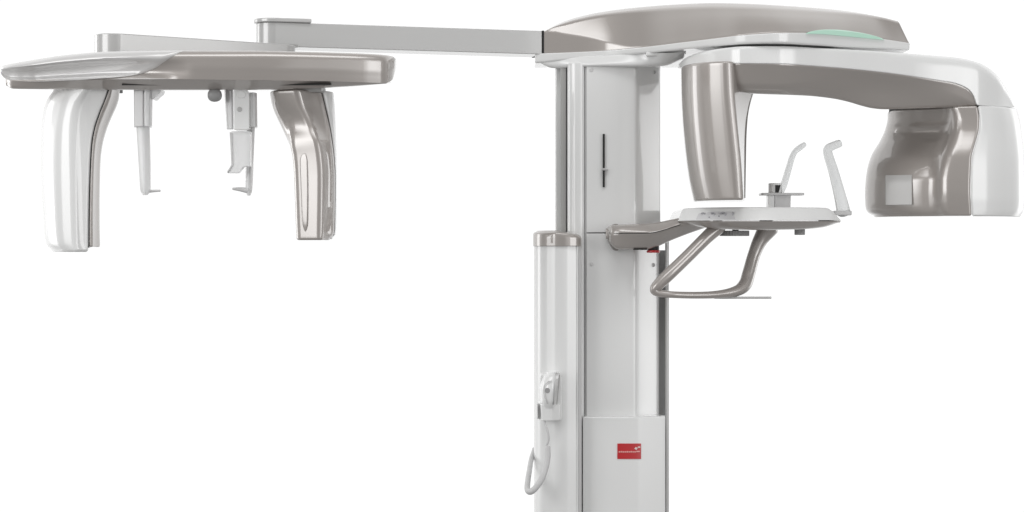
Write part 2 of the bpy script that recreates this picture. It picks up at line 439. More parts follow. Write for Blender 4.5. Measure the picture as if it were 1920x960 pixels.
def arm_fn(px):
    y = arm_y(px); tp = float(pchip(ax_, at_, [px])[0, 0]); lo = float(pchip(lx_, ly_, [px])[0, 0]); lo = max(lo, tp + 1.0)
    bk = float(pchip([1270, 1280, 1300, 1350, 1420], [y + .012, y + .03, -.07, -.01, .13], [px])[0, 0]) if px < 1420 else .13 if px < 1800 else .13 - .05 * ((px - 1800) / 100) ** 2
    dz = (Z(tp, y) - Z(lo, y))
    rt = min(.020 if px > 1760 else .006 + .014 * max(0, (px - 1640) / 120), dz * .45)
    pts = [(y, Z(lo, y)), (y, Z(tp, y)), (bk, Z(tp, y)), (bk, Z(lo, y))]
    return rpoly(pts, [.002, rt, .02, .002], 6, 4), X(px, y)
pxs = np.concatenate([np.linspace(1275, 1300, 10), np.linspace(1304, 1770, 70), np.linspace(1776, 1900.3, 60)])
carm = build('c_arm', ring_x(pxs, arm_fn, cap=.002), 'white', machine, angle=50)
# taupe underside of the C arm
LOWS = [(1366, 166), (1385, 171), (1415, 176), (1470, 178), (1520, 180), (1570, 185.5), (1600, 192), (1625, 199.5), (1645, 204), (1664, 205.5), (1740, 203), (1833, 199)]
def under_fn(px):
    y = arm_y(px); lo = float(pchip(lx_, ly_, [px])[0, 0]); lo = min(lo, 196.0)
    s = float(pchip([a for a, _ in LOWS], [b for _, b in LOWS], [px])[0, 0])
    cr = float(pchip([1366, 1400, 1470, 1530, 1600, 1680, 1760, 1800, 1833], [150, 164, 166, 161, 159, 166, 178, 186, 198], [px])[0, 0])
    k = float(pchip([1366, 1450, 1600, 1700, 1833], [.7, 1, 1, .8, .1], [px])[0, 0])
    y1 = y + .020 * k + .004; y2 = y + .034 * k + .010
    yb = float(pchip([1366, 1640, 1685, 1701, 1725, 1768, 1798, 1833], [.10, .10, .085, .073, .010, -.024, -.038, -.048], [px])[0, 0])
    bpx = 960 + (px - 960) * (1 + y / D) / (1 + yb / D)      # where the rear edge of this section shows
    sb2 = float(pchip([1300, 1366, 1415, 1470, 1520, 1570, 1605, 1630, 1648, 1664, 1740, 1833], [140, 155, 166, 168, 170, 176, 182, 190, 196, 203, 203, 200], [bpx])[0, 0])
    s2 = s
    y2 = min(y2, yb - .004); y1 = min(y1, y2 - .002)
    pts = [(y + .004, Z(lo - 4, y)), (y + .003, Z(lo + 1, y)), (y1, Z(min(cr, s2 - 2), y1)), (y2, Z(s2, y2)), (yb, Z(sb2, yb)), (yb, Z(lo - 4, y))]
    return rpoly(pts, [.001, .004, .020, .006, .004, .002], 7, 3), X(px, y)
under = build('c_arm_underside', ring_x(np.linspace(1370, 1830, 80), under_fn, cap=.002), 'taupe', carm, angle=50)

# detector housing (left leg of the C arm)
def det(py):
    L = float(pchip([118, 160, 200, 270, 330, 372], [1275.5, 1276, 1277.5, 1283, 1290.5, 1299], [py])[0, 0])
    C = float(pchip([118, 165, 250, 310, 372], [1374, 1376, 1384, 1390, 1394], [py])[0, 0])
    Rr = float(pchip([118, 168, 185, 220, 260, 300, 372], [1418, 1413, 1408, 1401.5, 1399, 1398.2, 1397], [py])[0, 0])
    b = float(pchip([118, 250, 372], [0, .008, .016], [py])[0, 0])
    w = C - L
    return [(L, -.02), (L + .02 * w, -.135 + b), (L + .26 * w, -.190 + b), (L + .62 * w, -.218 + b), (L + .88 * w, -.228 + b), (C, -.222 + b), (Rr, -.110 + b), (Rr - 4, -.02)]
ds = {py: det(py) for py in (121, 140, 165, 185, 200, 225, 250, 275, 300, 330, 350, 371)}
detector = build('detector_housing', vloft(ds, [.01, .03, .03, .022, .01, .003, .004, .01], n=60, yref=-.2, cap=.004, seg=6, edge=3), 'taupe', machine, angle=30)

build('edge_shade_strip', vloft({py: [(det(py)[6][0] - 2.2, -.116), (det(py)[6][0] + .6, -.114), (det(py)[6][0] + .6, -.09), (det(py)[6][0] - 2.2, -.09)] for py in (172, 190, 220, 260, 300, 340, 371)}, .0008, n=40, yref=-.11, cap=.0005), 'taupe_dark', detector)  # added strip, dark colour stands in for shade on the turned-away edge
# tube head (right leg of the C arm)
def th(py):
    L = float(pchip([204, 212, 230, 255, 285, 320, 360, 385, 394, 400, 404], [1664, 1664, 1660.5, 1650, 1633.5, 1624.5, 1621.5, 1622.5, 1626, 1633, 1645], [py])[0, 0])
    B = float(pchip([200, 225, 240, 262, 300, 360, 404], [1833.5, 1837, 1836.5, 1831.5, 1822, 1820, 1822.5], [py])[0, 0])
    yB = float(pchip([200, 240, 300, 360, 404], [-.060, -.064, -.078, -.082, -.078], [py])[0, 0])
    s = float(pchip([204, 222, 245, 275, 305, 340, 404], [0, .012, .030, .018, -.008, -.022, -.020], [py])[0, 0])
    Rx = float(pchip([200, 230, 300, 370, 394, 404], [1908, 1914.5, 1920.5, 1921, 1919, 1913], [py])[0, 0])
    return L, B, yB, s, Rx
tt, tw = {}, {}
for py in (204, 209, 214, 220, 226, 235, 245, 255, 265, 275, 285, 295, 305, 320, 340, 360, 380, 388, 394, 398, 402):
    L, B, yB, s, Rx = th(py)
    w = B - L
    tt[py] = [(L, .16), (L, .075 + s), (L + .18 * w, .022 + s * 1.0), (L + .45 * w, -.010 + s), (L + .66 * w, -.030 + s * .85), (L + .735 * w, yB + .012), (B - .8, yB), (B - .8, .06)]
for py in (201.6, 225, 240, 262, 300, 340, 370, 390, 397, 402):
    L, B, yB, s, Rx = th(py)
    tw[py] = [(B, .14), (B, yB), (B + .5 * (Rx - B), yB + .016), (Rx, yB + .062), (Rx, .14)]
tube_head = build('tube_head', vloft(tw, [.005, .005, .06, .03, .04], n=50, yref=-.06, cap=.0035, seg=7, edge=3), 'white', machine, angle=50)
tface = build('tube_face', vloft(tt, [.02, .035, .05, .05, .016, .016, .005, .005], n=90, yref=-.03, cap=.0035, seg=6, edge=3), 'taupe', tube_head, angle=40)
build('beam_window', vloft({py: [(1660, .001 - d), (1685, -.0135 - d), (1710, -.026 - d), (1710, .03), (1660, .03)] for py, d in ((329, .005), (345, .008), (384, .009))}, [.001, .02, .001, .001, .001], n=10, yref=-.01, cap=.0006), 'lcd', tface)
build('seam_gasket', slab([(X(1667, .075), .079), (X(1696, .03), .029), (X(1742, -.005), -.004), (X(1782, -.03), -.024), (X(1832, -.05), -.052), (X(1899, -.01), .008), (X(1895, .1), .10), (X(1668, .1), .10)], Z(207.5, 0), Z(196, 0), .006, .0005), 'dark', tube_head)

# ---------------------------------------------------------------- patient shelf
shelf_arm = build('shelf_arm', xloft([(1141, [(-.046, 448), (-.046, 438), (-.046, 428), (.0, 426), (.0, 450)]), (1147, [(-.074, 458), (-.080, 437), (-.074, 423), (.0, 422), (.0, 460)]),
                                      (1160, [(-.078, 467), (-.088, 437), (-.080, 421.5), (.0, 421), (.0, 468)]), (1212, [(-.075, 468), (-.100, 437), (-.085, 419), (.0, 419), (.0, 466)]),
                                      (1232, [(-.075, 463), (-.108, 435), (-.092, 417), (.01, 417), (.0, 462)]), (1262, [(-.080, 450), (-.118, 426), (-.105, 410.5), (.02, 411), (.02, 449)]),
                                      (1290, [(-.085, 439), (-.122, 418.5), (-.112, 405), (.04, 405), (.04, 437)]), (1325, [(-.085, 427), (-.130, 417.5), (-.120, 404), (.05, 404), (.05, 426)])],
                                     [.006, .006, .008, .01, .01], n=60, yref=-.09, cap=.003, seg=5, edge=2), 'taupe', machine, angle=30)
build('arm_groove', tube([P(1146, 437.2, -.0775), P(1160, 437.2, -.0885), P(1190, 437.2, -.096), P(1214, 437, -.1015), P(1232, 434.8, -.109), P(1262, 425.8, -.119), P(1276, 421.5, -.1215)], .0008, n=40, sides=8), 'dark', shelf_arm)
build('shelf_collar', prism([(1149, 419.8), (1160, 419.5), (1160, 471), (1150, 469), (1142, 456), (1139, 444), (1141, 430)], -.060, .0, .004, .004), 'taupe_dark', shelf_arm)
stop = build('emergency_stop', vcyl(1225, 469, 474, -.06, .0125, bev=.0015), 'red', shelf_arm)
build('stop_collar', vcyl(1225, 461, 469, -.06, .0105, bev=.0008), 'dark', stop)
build('arm_slit', box(1188, 1214, 466.2, 468.6, -.0785, -.06, .0004, r=.0004), 'dark', shelf_arm)

def shy(px): return float(pchip([1270, 1290, 1350, 1420, 1500, 1560, 1580], [-.115, -.135, -.165, -.170, -.155, -.120, -.095], [px])[0, 0])
SH = [(1272, 413, 414.5), (1276, 404, 414.2), (1283, 390.8, 414), (1300, 389.4, 413.8), (1350, 388.3, 413.5), (1440, 387.6, 413.2), (1500, 388, 413), (1553, 389.2, 413), (1562, 395, 413.4), (1570, 404, 414), (1575.5, 411.5, 414.5)]
def shelf_fn(i):
    px, tp, lo = i; y = shy(px); h = lo - tp
    pts = [(y, Z(lo, y)), (y + .0007 * h, Z(tp, y)), (.15 - .0007 * h, Z(tp, y)), (.15, Z(lo, y))]
    return rpoly(pts, [.0012, min(.003, .0003 * h + .0002), .003, .001], 4, 4), X(px, y)
SHd = pchip([s[0] for s in SH], [s[1:] for s in SH], np.linspace(1272, 1575.5, 80))
L = [shelf_fn((px, max(a, 388) if False else a, b)) for px, (a, b) in zip(np.linspace(1272, 1575.5, 80), SHd)]
shelf = build('control_shelf', Mesh().rings(capped(lambda i: L[i], 80, .001, lambda q, a: [(a, u, v) for u, v in q])), 'white', machine, angle=25)
SB = [(1273, 417), (1290, 420.5), (1320, 426), (1360, 430), (1420, 431.5), (1500, 430.5), (1545, 427), (1565, 422), (1576, 417.5)]
def sb_fn(px):
    lo = float(pchip([a for a, _ in SB], [b for _, b in SB], [px])[0, 0]); y = shy(px) - .001
    y1 = y + .022
    pts = [(y, Z(414.6, y)), (y + .002, Z(417, y)), (y1, Z(lo, y1)), (.13, Z(lo - 2, .13)), (.13, Z(414.6, y))]
    return rpoly(pts, [.0006, .002, .02, .01, .002], 5, 3), X(px, y)
shelf_under = build('shelf_underside', ring_x(np.linspace(1274, 1575, 70), sb_fn, cap=.001), 'taupe', shelf, angle=30)
def key_ring(px, py, rx, rz, a0, a1):
    y = shy(px) + .0007 * (414 - py)
    return tube([P(px + rx * math.cos(math.radians(a)) + .30 * rz * math.sin(math.radians(a)), py - rz * math.sin(math.radians(a)), y - .0012) for a in np.linspace(a0, a1, 18)], .0013, n=36, sides=6)
for px, py, rx, a0, a1 in ((1316, 404.5, 6, -100, 120), (1334.5, 404, 5, -150, 120), (1354, 403.5, 6, -170, 150), (1370, 402, 5, -60, 60)):
    build('key', key_ring(px, py, rx, 5.2, a0, a1), 'print', shelf)
n_ = 12; G2 = []
for k in range(2):
    row = []
    for px in np.linspace((1311, 1305)[k], (1374, 1379)[k], n_):
        py = (396.5, 411.5)[k]; y = shy(px) + .0007 * (414 - py) - .0006
        row.append(tuple(P(px, py, y)))
    G2.append(row)
gb = [[(a, b + .004, c) for a, b, c in r] for r in G2]
pm = Mesh().grid(G2).grid(gb)
rf = G2[0] + G2[1][::-1]; rb = gb[0] + gb[1][::-1]; b0 = len(pm.v); pm.v += rf + rb
for i in range(len(rf)): pm.f.append((b0 + i, b0 + (i + 1) % len(rf), b0 + len(rf) + (i + 1) % len(rf), b0 + len(rf) + i))
build('key_pad', pm, 'key_pad', shelf)
kd = Mesh()
for px, py in ((1337, 402), (1356, 401)):
    q = disc(px, py, shy(px) + .0007 * (414 - py), .0030, .0006); o = len(kd.v); kd.v += q.v; kd.f += [tuple(i + o for i in f) for f in q.f]
build('key_symbols', kd, 'print', shelf)

# chin post and bite block
post = build('chin_post', prism([(1452.5, 363), (1483, 362), (1482.5, 390), (1453, 390)], -.045, -.01, .002, .001), 'plastic_grey', shelf)
build('post_bracket', box(1440, 1452, 366, 390, -.047, -.02, .001, r=.0015), 'white', post)
build('post_cap', vcyl(1453.5, 343.5, 362, -.035, .0128, bev=.0015), 'white', post)  # white colour stands in for the bright reflection on a chrome cap
build('cap_dark_side', prism([(1453.5, 347), (1464, 347), (1460, 361), (1453.5, 361)], -.0482, -.036, .0004, .0003), 'dark', post)  # black patch painted for the dark side of the chrome cap
build('bite_plate', slab([(X(1425.5, -.03), -.05), (X(1506, -.03), -.05), (X(1506, -.03), -.0), (X(1425.5, -.03), -.0)], Z(366, -.05), Z(361.5, -.05), .006, .001), 'plastic_grey', post)

def temple(path, rads, name='temple_rest', wid=.35):
    return build(name, tube(path, rads, n=50, sides=16, flat=(1.5, wid * 2), up=(0, 1, 0)), 'clear', shelf)
temple([P(1462, 363, -.03), P(1470, 345, -.03), P(1480, 312, -.032), P(1485.5, 294, -.034), P(1491, 284, -.036), P(1501, 276, -.04), P(1509, 270.5, -.042)], [.0080, .0078, .0070, .0066, .0062, .0066, .0050], wid=.42)
temple([P(1582, 399, .02), P(1575, 368, .02), P(1563, 322, .02), P(1552.5, 288, .02), P(1553, 279, .018), P(1561, 274, .015), P(1574, 269, .01)], [.0130, .0112, .0096, .0088, .0084, .0078, .0074], wid=.5)
build('temple_bracket', slab([(X(1560, .02), -.005), (X(1594, .02), -.002), (X(1597, .02), .04), (X(1560, .02), .045)], Z(404, .02), Z(395.5, .02), .006, .0015), 'plastic_grey', shelf)

# handle below the shelf
hp = [P(1348, 424, -.10), P(1322, 448, -.115), P(1290, 480, -.13), P(1258, 511, -.145), P(1236, 532, -.15), P(1227, 543, -.15), P(1235, 549.5, -.15), P(1262, 552.5, -.148), P(1310, 553.5, -.13),
      P(1350, 551.5, -.11), P(1382, 545, -.09), P(1397, 533, -.075), P(1404, 512, -.065), P(1413, 480, -.055), P(1424, 453, -.05), P(1441, 426, -.045)]
build('handle', tube(hp, [.0140, .0120, .0116, .0116, .0106, .0086, .0072, .0062, .0064, .0074, .0102, .0126, .0124, .0120, .0136, .0195], n=130, sides=24, flat=(1.25, 1)), 'taupe', shelf_under, angle=60)
build('rest_bar', slab([(X(1338, -.09), -.10), (X(1446, -.09), -.10), (X(1446, -.09), -.06), (X(1338, -.09), -.06)], Z(560.5, -.1), Z(556, -.1), .004, .001), 'silver', shelf_under)
kn = build('chin_knob', vcyl(1377, 432.5, 442.5, -.07, .0275, n=64, ridges=1, bev=.001), 'knob', shelf_under)
build('knob_stem', vcyl(1379, 424, 433, -.07, .006), 'dark', kn)
build('lock_knob', vcyl(1499.5, 428, 440.5, -.08, .0098, n=36, ridges=1, bev=.001), 'knob', shelf_under)

# ---------------------------------------------------------------- side arm, two links
zA0 = zmm(377)
def link(p0, p1, w, ext0, ext1, z0, z1, r0, bev=.002):
    a = np.array(p0); b = np.array(p1); t = (b - a) / np.linalg.norm(b - a); n = np.array([-t[1], t[0]])
    if n[1] > 0: n = -n      # n points to the camera side; p0, p1 lie on the front face
    a = a - t * ext0; b = b + t * ext1
    return slab([tuple(a), tuple(b), tuple(b - n * w), tuple(a - n * w)], z0, z1, r0, bev, seg=10, edge=3)
fl = (X(486, -.175), -.165); fr = (X(1016, -.006), -.006)
arm1 = build('side_arm', link(fl, fr, .066, 0, 0, zmm(377.5), Z(57.8, -.006), [.030, .001, .001, .032], .0015), 'silver', machine)
build('arm_seam', link((X(1017, -.005), -.0045), (X(1020.5, -.004), -.0035), .07, 0, 0, zmm(377.3), Z(57.2, -.004), [.0005] * 4, .0005), 'dark', arm1)
fc = (X(585, -.143), -.1435)
build('arm_cap', link((X(482.5, -.17), -.171), fc, .072, 0, 0, Z(57.8, -.006), Z(57.8, -.006) + .0075, [.034, .004, .004, .036], .002), 'silver', arm1)
arm2 = build('link_arm', link((X(201, -.405), -.425), (X(566, -.20), -.206), .068, 0, 0, zmm(336), zmm(375), [.032, .030, .030, .034], .002), 'silver', arm1)
build('joint_washer', vcyl(528, 84.4, 88, -.165, .030, bev=.0005), 'grey', arm2)

# ---------------------------------------------------------------- cephalometric beam
BT = [(1, 128), (6, 123), (20, 119.5), (60, 112.5), (120, 103.5), (200, 97), (290, 95.5), (345, 95.2), (460, 95.2), (560, 96.8), (640, 99), (700, 101.5), (722, 103.5), (736, 107), (741, 113)]
BB = [(1, 134), (6, 145), (20, 151), (60, 153.5), (120, 151.5), (200, 148.5), (290, 147.5), (345, 148.5), (460, 150), (560, 151), (640, 153), (700, 155), (722, 155.5), (734, 149), (740.5, 126)]
bx = [a for a, _ in BT]
def beam_y(px): return float(pchip([0, 4, 40, 150, 300, 450, 600, 700, 725, 742], [-.385, -.405, -.435, -.475, -.500, -.497, -.470, -.440, -.425, -.38], [px])[0, 0])
def beam_prof(px, grow=0.0, n=26):
    """front surface profile from top to bottom (t = 0..1)"""
    y = beam_y(px); tp = float(pchip(bx, [b for _, b in BT], [px])[0, 0]); bo = float(pchip(bx, [b for _, b in BB], [px])[0, 0])
    h = bo - tp; x = X(px, y)
    q = [(y + .030, tp - 1.2 + .02 * h), (y + .009, tp + .01 * h), (y + .001, tp + .08 * h), (y + .001, tp + .36 * h), (y + .003, tp + .7 * h), (y + .005, tp + h)]
    # left half: concave scoop
    k = max(0.0, min(1.0, (360 - px) / 200)) * max(0, min(1, (px + 20) / 80))
    q[2] = (q[2][0] - .002 * k, tp + .24 * h); q[3] = (q[3][0] + .026 * k, tp + .50 * h); q[4] = (q[4][0] + .032 * k, tp + .78 * h)
    pts = [(a, Z(b, a)) for a, b in q]
    ts = [0, .15, .35, .55, .8, 1]
    W = pchip(ts, pts, np.linspace(0, 1, n))
    return x, W
def beam_ring(px):
    x, W = beam_prof(px); y = beam_y(px); e = min(1.0, min(px - 0, 742 - px) / 60.0)
    yb = -.36 + (.14) * math.sqrt(max(.02, 1 - (1 - min(1, e)) ** 2))
    zb = W[-1][1]; ztp = W[0][1]
    back = [(y + .02, zb + .002), (yb - .02, zb + .034), (yb, zb + .038), (yb, ztp - .008), (yb - .02, ztp)]
    if ztp - zb < .05: back = [(y + .02, zb + .05 * (ztp - zb)), (yb - .02, zb + .45 * (ztp - zb)), (yb, zb + .5 * (ztp - zb)), (yb, ztp - .2 * (ztp - zb)), (yb - .02, ztp)]
    return [(x, a, b) for a, b in W] + [(x, a, b) for a, b in back]
pxs = np.concatenate([np.linspace(1, 20, 10), np.linspace(25, 700, 90), np.linspace(704, 741, 16)])
beam = build('side_beam', Mesh().rings([beam_ring(px) for px in pxs]), 'taupe', machine, angle=50)
# pale front cover of the beam, ending in a wave
n = 26; G = []
for i in range(n):
    t = i / (n - 1)
    xw = float(pchip([0, .12, .3, .5, .7, .86, .95, 1], [372, 348, 326, 304, 284, 256, 220, 150], [t])[0, 0])
    row = []
    for u in np.linspace(0, 1, 90):
        px = 1.5 + (xw - 1.5) * u
        x, W = beam_prof(px); a, b = W[i]
        lift = .0035 * min(1, (1 - u) * 22) ** .5 if u > .9 else .0035
        row.append((x - (.001 if u < .02 else 0), a - lift - .0003, b))
    G.append(row)
bc = build('beam_cover', Mesh().grid(G), 'pearl', beam, angle=60)
# underside tray
build('beam_tray', xloft([(8, [(-.41, 162), (-.41, 146), (-.30, 146), (-.30, 160)]), (20, [(-.42, 166.5), (-.425, 150), (-.25, 150), (-.25, 166)]), (150, [(-.44, 168), (-.465, 149), (-.23, 149), (-.24, 170)]),
                          (330, [(-.45, 169), (-.487, 148), (-.22, 148), (-.23, 173.5)]), (500, [(-.45, 168.5), (-.487, 150), (-.22, 150), (-.23, 172.5)]), (640, [(-.435, 163), (-.455, 152), (-.23, 152), (-.24, 165)]),
                          (722, [(-.415, 157), (-.42, 153), (-.30, 153), (-.30, 157)])], [.006, .002, .002, .01], n=60, yref=-.43, cap=.003, edge=3), 'taupe', beam, angle=35)
build('tray_rail', xloft([(230, [(-.466, 160), (-.466, 157.4), (-.44, 157.4), (-.44, 160)]), (620, [(-.466, 160), (-.466, 157.4), (-.44, 157.4), (-.44, 160)])], .0005, n=4, cap=.0003, yref=-.46), 'dark', beam)

# left cephalometric housing
def lh(py):
    l = float(pchip([168, 180, 195, 240, 300, 380, 440, 456, 464, 468], [97, 87, 81, 75.5, 75, 78, 82, 85, 90, 97], [py])[0, 0])
    s = float(pchip([168, 190, 215, 260, 320, 400, 464], [203, 195, 185, 172.5, 168.5, 166.5, 166], [py])[0, 0])
    r = float(pchip([168, 185, 205, 225, 260, 310, 400, 464], [224.5, 222.5, 214, 206, 194, 188.3, 187, 188], [py])[0, 0])
    return l, s, r
w1, w2 = {}, {}
for py in (166, 180, 195, 215, 240, 270, 300, 340, 380, 420, 450, 458, 463, 467):
    l, s, r = lh(min(468, max(168, py))); w = s - l
    f = float(pchip([166, 200, 260, 330, 467], [.62, .56, .62, .66, .68], [py])[0, 0])
    g = float(pchip([166, 200, 260, 330, 467], [.68, .72, .80, .82, .84], [py])[0, 0])
    w1[py] = [(l, -.33), (l + .04 * w, -.385), (l + .34 * w, -.432), (l + f * w, -.440), (l + g * w, -.430), (s, -.425), (s - 1, -.36), (s - 5, -.33)]
for py in (166, 180, 195, 215, 240, 270, 300, 340, 380, 420, 450, 460):
    l, s, r = lh(min(468, max(168, py))); w = r - s
    w2[py] = [(s + 1.6, -.34), (s + 1.6, -.424), (s + .35 * w, -.420), (s + .62 * w, -.398), (r, -.378), (r, -.34)]
hleft = build('sensor_housing', vloft(w1, [.02, .05, .03, .012, .012, .005, .002, .01], n=60, yref=-.42, cap=.005, seg=6, edge=3), 'white', machine, angle=50)
build('sensor_face', vloft(w2, [.003, .003, .012, .012, .006, .004], n=60, yref=-.42, cap=.003, seg=6, edge=3), 'taupe', hleft, angle=40)
build('seam_strip', vloft({py: [(lh(min(468, max(168, py)))[1] - .3, -.34), (lh(min(468, max(168, py)))[1] - .3, -.4225), (lh(min(468, max(168, py)))[1] + 2, -.4225), (lh(min(468, max(168, py)))[1] + 2, -.34)] for py in (168, 190, 215, 260, 300, 350, 400, 464)}, .0003, n=50, yref=-.42, cap=.0002), 'dark', hleft)
build('mount_gap', box(112, 210, 158.5, 166.5, -.43, -.33, .001, r=.001), 'dark', hleft)

# right cephalometric housing
def rh(py):
    l = float(pchip([171, 185, 200, 240, 275, 300, 330, 400, 448], [505.5, 508, 512, 530, 544, 548.5, 550.5, 553, 555], [py])[0, 0])
    p = float(pchip([171, 185, 200, 218, 232, 245, 258, 275, 300, 448], [513, 519, 528, 540, 546, 547, 545, 545.5, 550, 554.5], [py])[0, 0])
    m = float(pchip([171, 200, 215, 245, 270, 300, 330, 448], [560, 567, 574, 588, 599, 604, 606, 604], [py])[0, 0])
    q = float(pchip([171, 200, 250, 300, 330, 436, 443, 448], [603, 610, 621, 627, 628.5, 627, 624, 617], [py])[0, 0])
    r = float(pchip([171, 200, 250, 330, 400, 436, 443, 448], [625.5, 628, 630.5, 632.5, 632, 631, 628, 622], [py])[0, 0])
    return l, p, m, q, r
h1, h2 = {}, {}
for py in (173, 185, 200, 215, 225, 235, 245, 255, 265, 275, 290, 310, 330, 360, 400, 430, 440, 446):
    l, p, m, q, r = rh(py); p = max(p, l + 1.2)
    b = float(pchip([173, 230, 270, 446], [.0, .005, -.003, -.003], [py])[0, 0])
    h1[py] = [(l, -.33), (l, -.405), (p, -.431 + b), (p + .35 * (m - p), -.4385 + b), (m - 1.5, -.450 + b), (m + .35 * (q - m), -.432 + b * .5), (q, -.412), (q, -.33)]
for py in (173, 200, 225, 250, 275, 300, 330, 360, 400, 430, 440, 446):
    l, p, m, q, r = rh(py); r = max(r, q + 3)
    h2[py] = [(q - 6, -.32), (q + .5, -.405), (q + .55 * (r - q), -.400), (r, -.380), (r, -.32)]
hright = build('collimator_housing', vloft(h1, [.01, .010, .014, .03, .010, .014, .01, .01], n=80, yref=-.43, cap=.004, seg=6, edge=3), 'taupe', machine, angle=40)
build('rear_shell', vloft(h2, [.004, .003, .008, .012, .01], n=50, yref=-.40, cap=.002, seg=6, edge=2), 'white', hright)
build('collimator_slot', vloft({290: [(563, -.425), (565, -.4405), (574, -.4450), (577, -.425)], 300: [(560, -.425), (562, -.4395), (576, -.4460), (579, -.425)], 360: [(562, -.425), (564, -.4400), (577, -.4462), (580, -.425)], 420: [(565, -.425), (567, -.4410), (576, -.4460), (579, -.425)], 434: [(569, -.425), (570.5, -.4405), (575, -.4425), (577, -.425)]},
                               [.001, .002, .002, .001], n=30, yref=-.44, cap=.003), 'taupe', hright)
build('mount_gap', box(526, 603, 160, 172, -.43, -.35, .001, r=.001), 'grey', hright)

# ear rod carriers
YE = -.40
ear = build('ear_rod', vloft({172: [(251, YE), (251, YE - .03), (269.5, YE - .034), (270, YE)], 238: [(251.5, YE), (251.5, YE - .03), (269.5, YE - .034), (270, YE)]}, [.001, .002, .003, .001], n=4, yref=YE, cap=.001), 'plastic_grey', machine)
build('slider_block', vloft({172: [(270, YE + .01), (270.5, YE - .036), (279, YE - .036), (286.5, YE - .022), (286, YE + .01)], 238: [(270, YE + .01), (270.5, YE - .036), (279, YE - .036), (285.5, YE - .022), (285, YE + .01)]}, [.001, .002, .008, .004, .001], n=4, yref=YE, cap=.001), 'plastic', ear)
build('slider_bracket', prism([(262, 166), (303, 168), (300, 175), (293, 180), (288, 186), (284, 186), (284, 172), (262, 172)], YE - .03, YE + .01, .002, .001), 'plastic', ear)
build('rod_stem', vloft({239: [(255.5, YE), (256, YE - .02), (268, YE - .024), (281, YE - .014), (281, YE)], 330: [(261, YE), (261.5, YE - .018), (270, YE - .022), (282.5, YE - .012), (283, YE)], 358: [(263, YE), (263.5, YE - .016), (270, YE - .020), (282.5, YE - .012), (283, YE)], 365: [(267, YE), (267.5, YE - .014), (270, YE - .018), (278, YE - .012), (278, YE)]}, [.002, .003, .003, .004, .002], n=24, yref=YE, cap=.001), 'plastic', ear)
build('ear_plug', tube([P(279, 358.5, YE - .008), P(290, 358, YE - .008), P(300, 357.5, YE - .008)], [.0028, .0022, .0019], n=10, sides=12), 'plastic_grey', ear)

nas = build('ear_rod', vloft({168: [(420, YE), (421.5, YE - .03), (436, YE - .034), (438, YE)], 242: [(425, YE), (425.5, YE - .03), (437, YE - .034), (438, YE)]}, [.001, .004, .003, .001], n=6, yref=YE, cap=.001), 'plastic_grey', machine)
nas['label'] = 'right ear rod carrier with white nose rest and grey knob'
ear['label'] = 'plain left ear rod carrier without a nose rest'
build('nose_rest', prism([(437.5, 170), (444, 163.5), (456, 163.5), (464, 170), (467.5, 178), (467.5, 244), (437.5, 244)], YE - .046, YE, .004, .002), 'white', nas)
build('plate_hole', disc(449.2, 205, YE - .0455, .0042, .0016), 'silver', nas)
build('plate_boss', prism([(443, 176), (446, 170), (453, 169), (459, 172), (461, 178), (458, 184), (446, 184)], YE - .0475, YE - .03, .004, .0012), 'white', nas)
build('slider_block', vloft({177: [(468, YE + .01), (468.5, YE - .03), (477, YE - .034), (482, YE - .018), (482, YE + .01)], 239: [(468, YE + .01), (468.5, YE - .03), (478, YE - .034), (483, YE - .018), (483, YE + .01)]}, [.001, .003, .006, .004, .001], n=4, yref=YE, cap=.001), 'plastic', nas)
build('nose_bridge', prism([(433, 246), (470, 246), (469, 312), (457, 312), (447, 324.5), (425.5, 324.5), (436, 311), (434.5, 252)], YE - .040, YE - .02, .0015, .001), 'plastic', nas)
build('bridge_edge', prism([(430.5, 247), (434.5, 249), (436.5, 310), (427, 323.5), (425, 322.5), (433.5, 309)], YE - .042, YE - .02, .0008, .0006), 'plastic_grey', nas)
build('rod_stem', vloft({240: [(462, YE), (462.5, YE - .012), (470, YE - .018), (478, YE - .012), (478, YE)], 300: [(461, YE), (461.5, YE - .012), (468, YE - .018), (475.5, YE - .012), (476, YE)], 358: [(459, YE), (459.5, YE - .012), (466, YE - .016), (473, YE - .010), (473, YE)], 366: [(463, YE), (463.5, YE - .010), (466, YE - .014), (470, YE - .010), (470, YE)]}, [.002, .003, .003, .004, .002], n=24, yref=YE, cap=.001), 'plastic', nas)
build('stem_edge', vloft({240: [(470.5, YE - .01), (471, YE - .0185), (473, YE - .0185), (473, YE - .01)], 356: [(466, YE - .01), (466.5, YE - .0168), (469, YE - .0168), (469, YE - .01)]}, .0004, n=8, yref=YE, cap=.0004), 'plastic_grey', nas)
build('ear_plug', tube([P(466, 357.5, YE - .010), P(450, 355, YE - .010), P(436.5, 354, YE - .010)], [.0050, .0036, .0020], n=10, sides=12), 'plastic_grey', nas)
kx = X(408, YE); m = Mesh()
Rk = []
for d, r in ((.000, .002), (.0006, .0050), (.0025, .0080), (.006, .0103), (.011, .0112), (.016, .0106), (.020, .0088), (.0225, .006), (.0235, .003)):
    Rk.append([(X(396.5, YE) + d, YE - .045 + r * math.cos(2*math.pi*i/28), Z(179, YE - .04) + r * math.sin(2*math.pi*i/28)) for i in range(28)])
build('clamp_knob', m.rings(Rk), 'knob', nas)

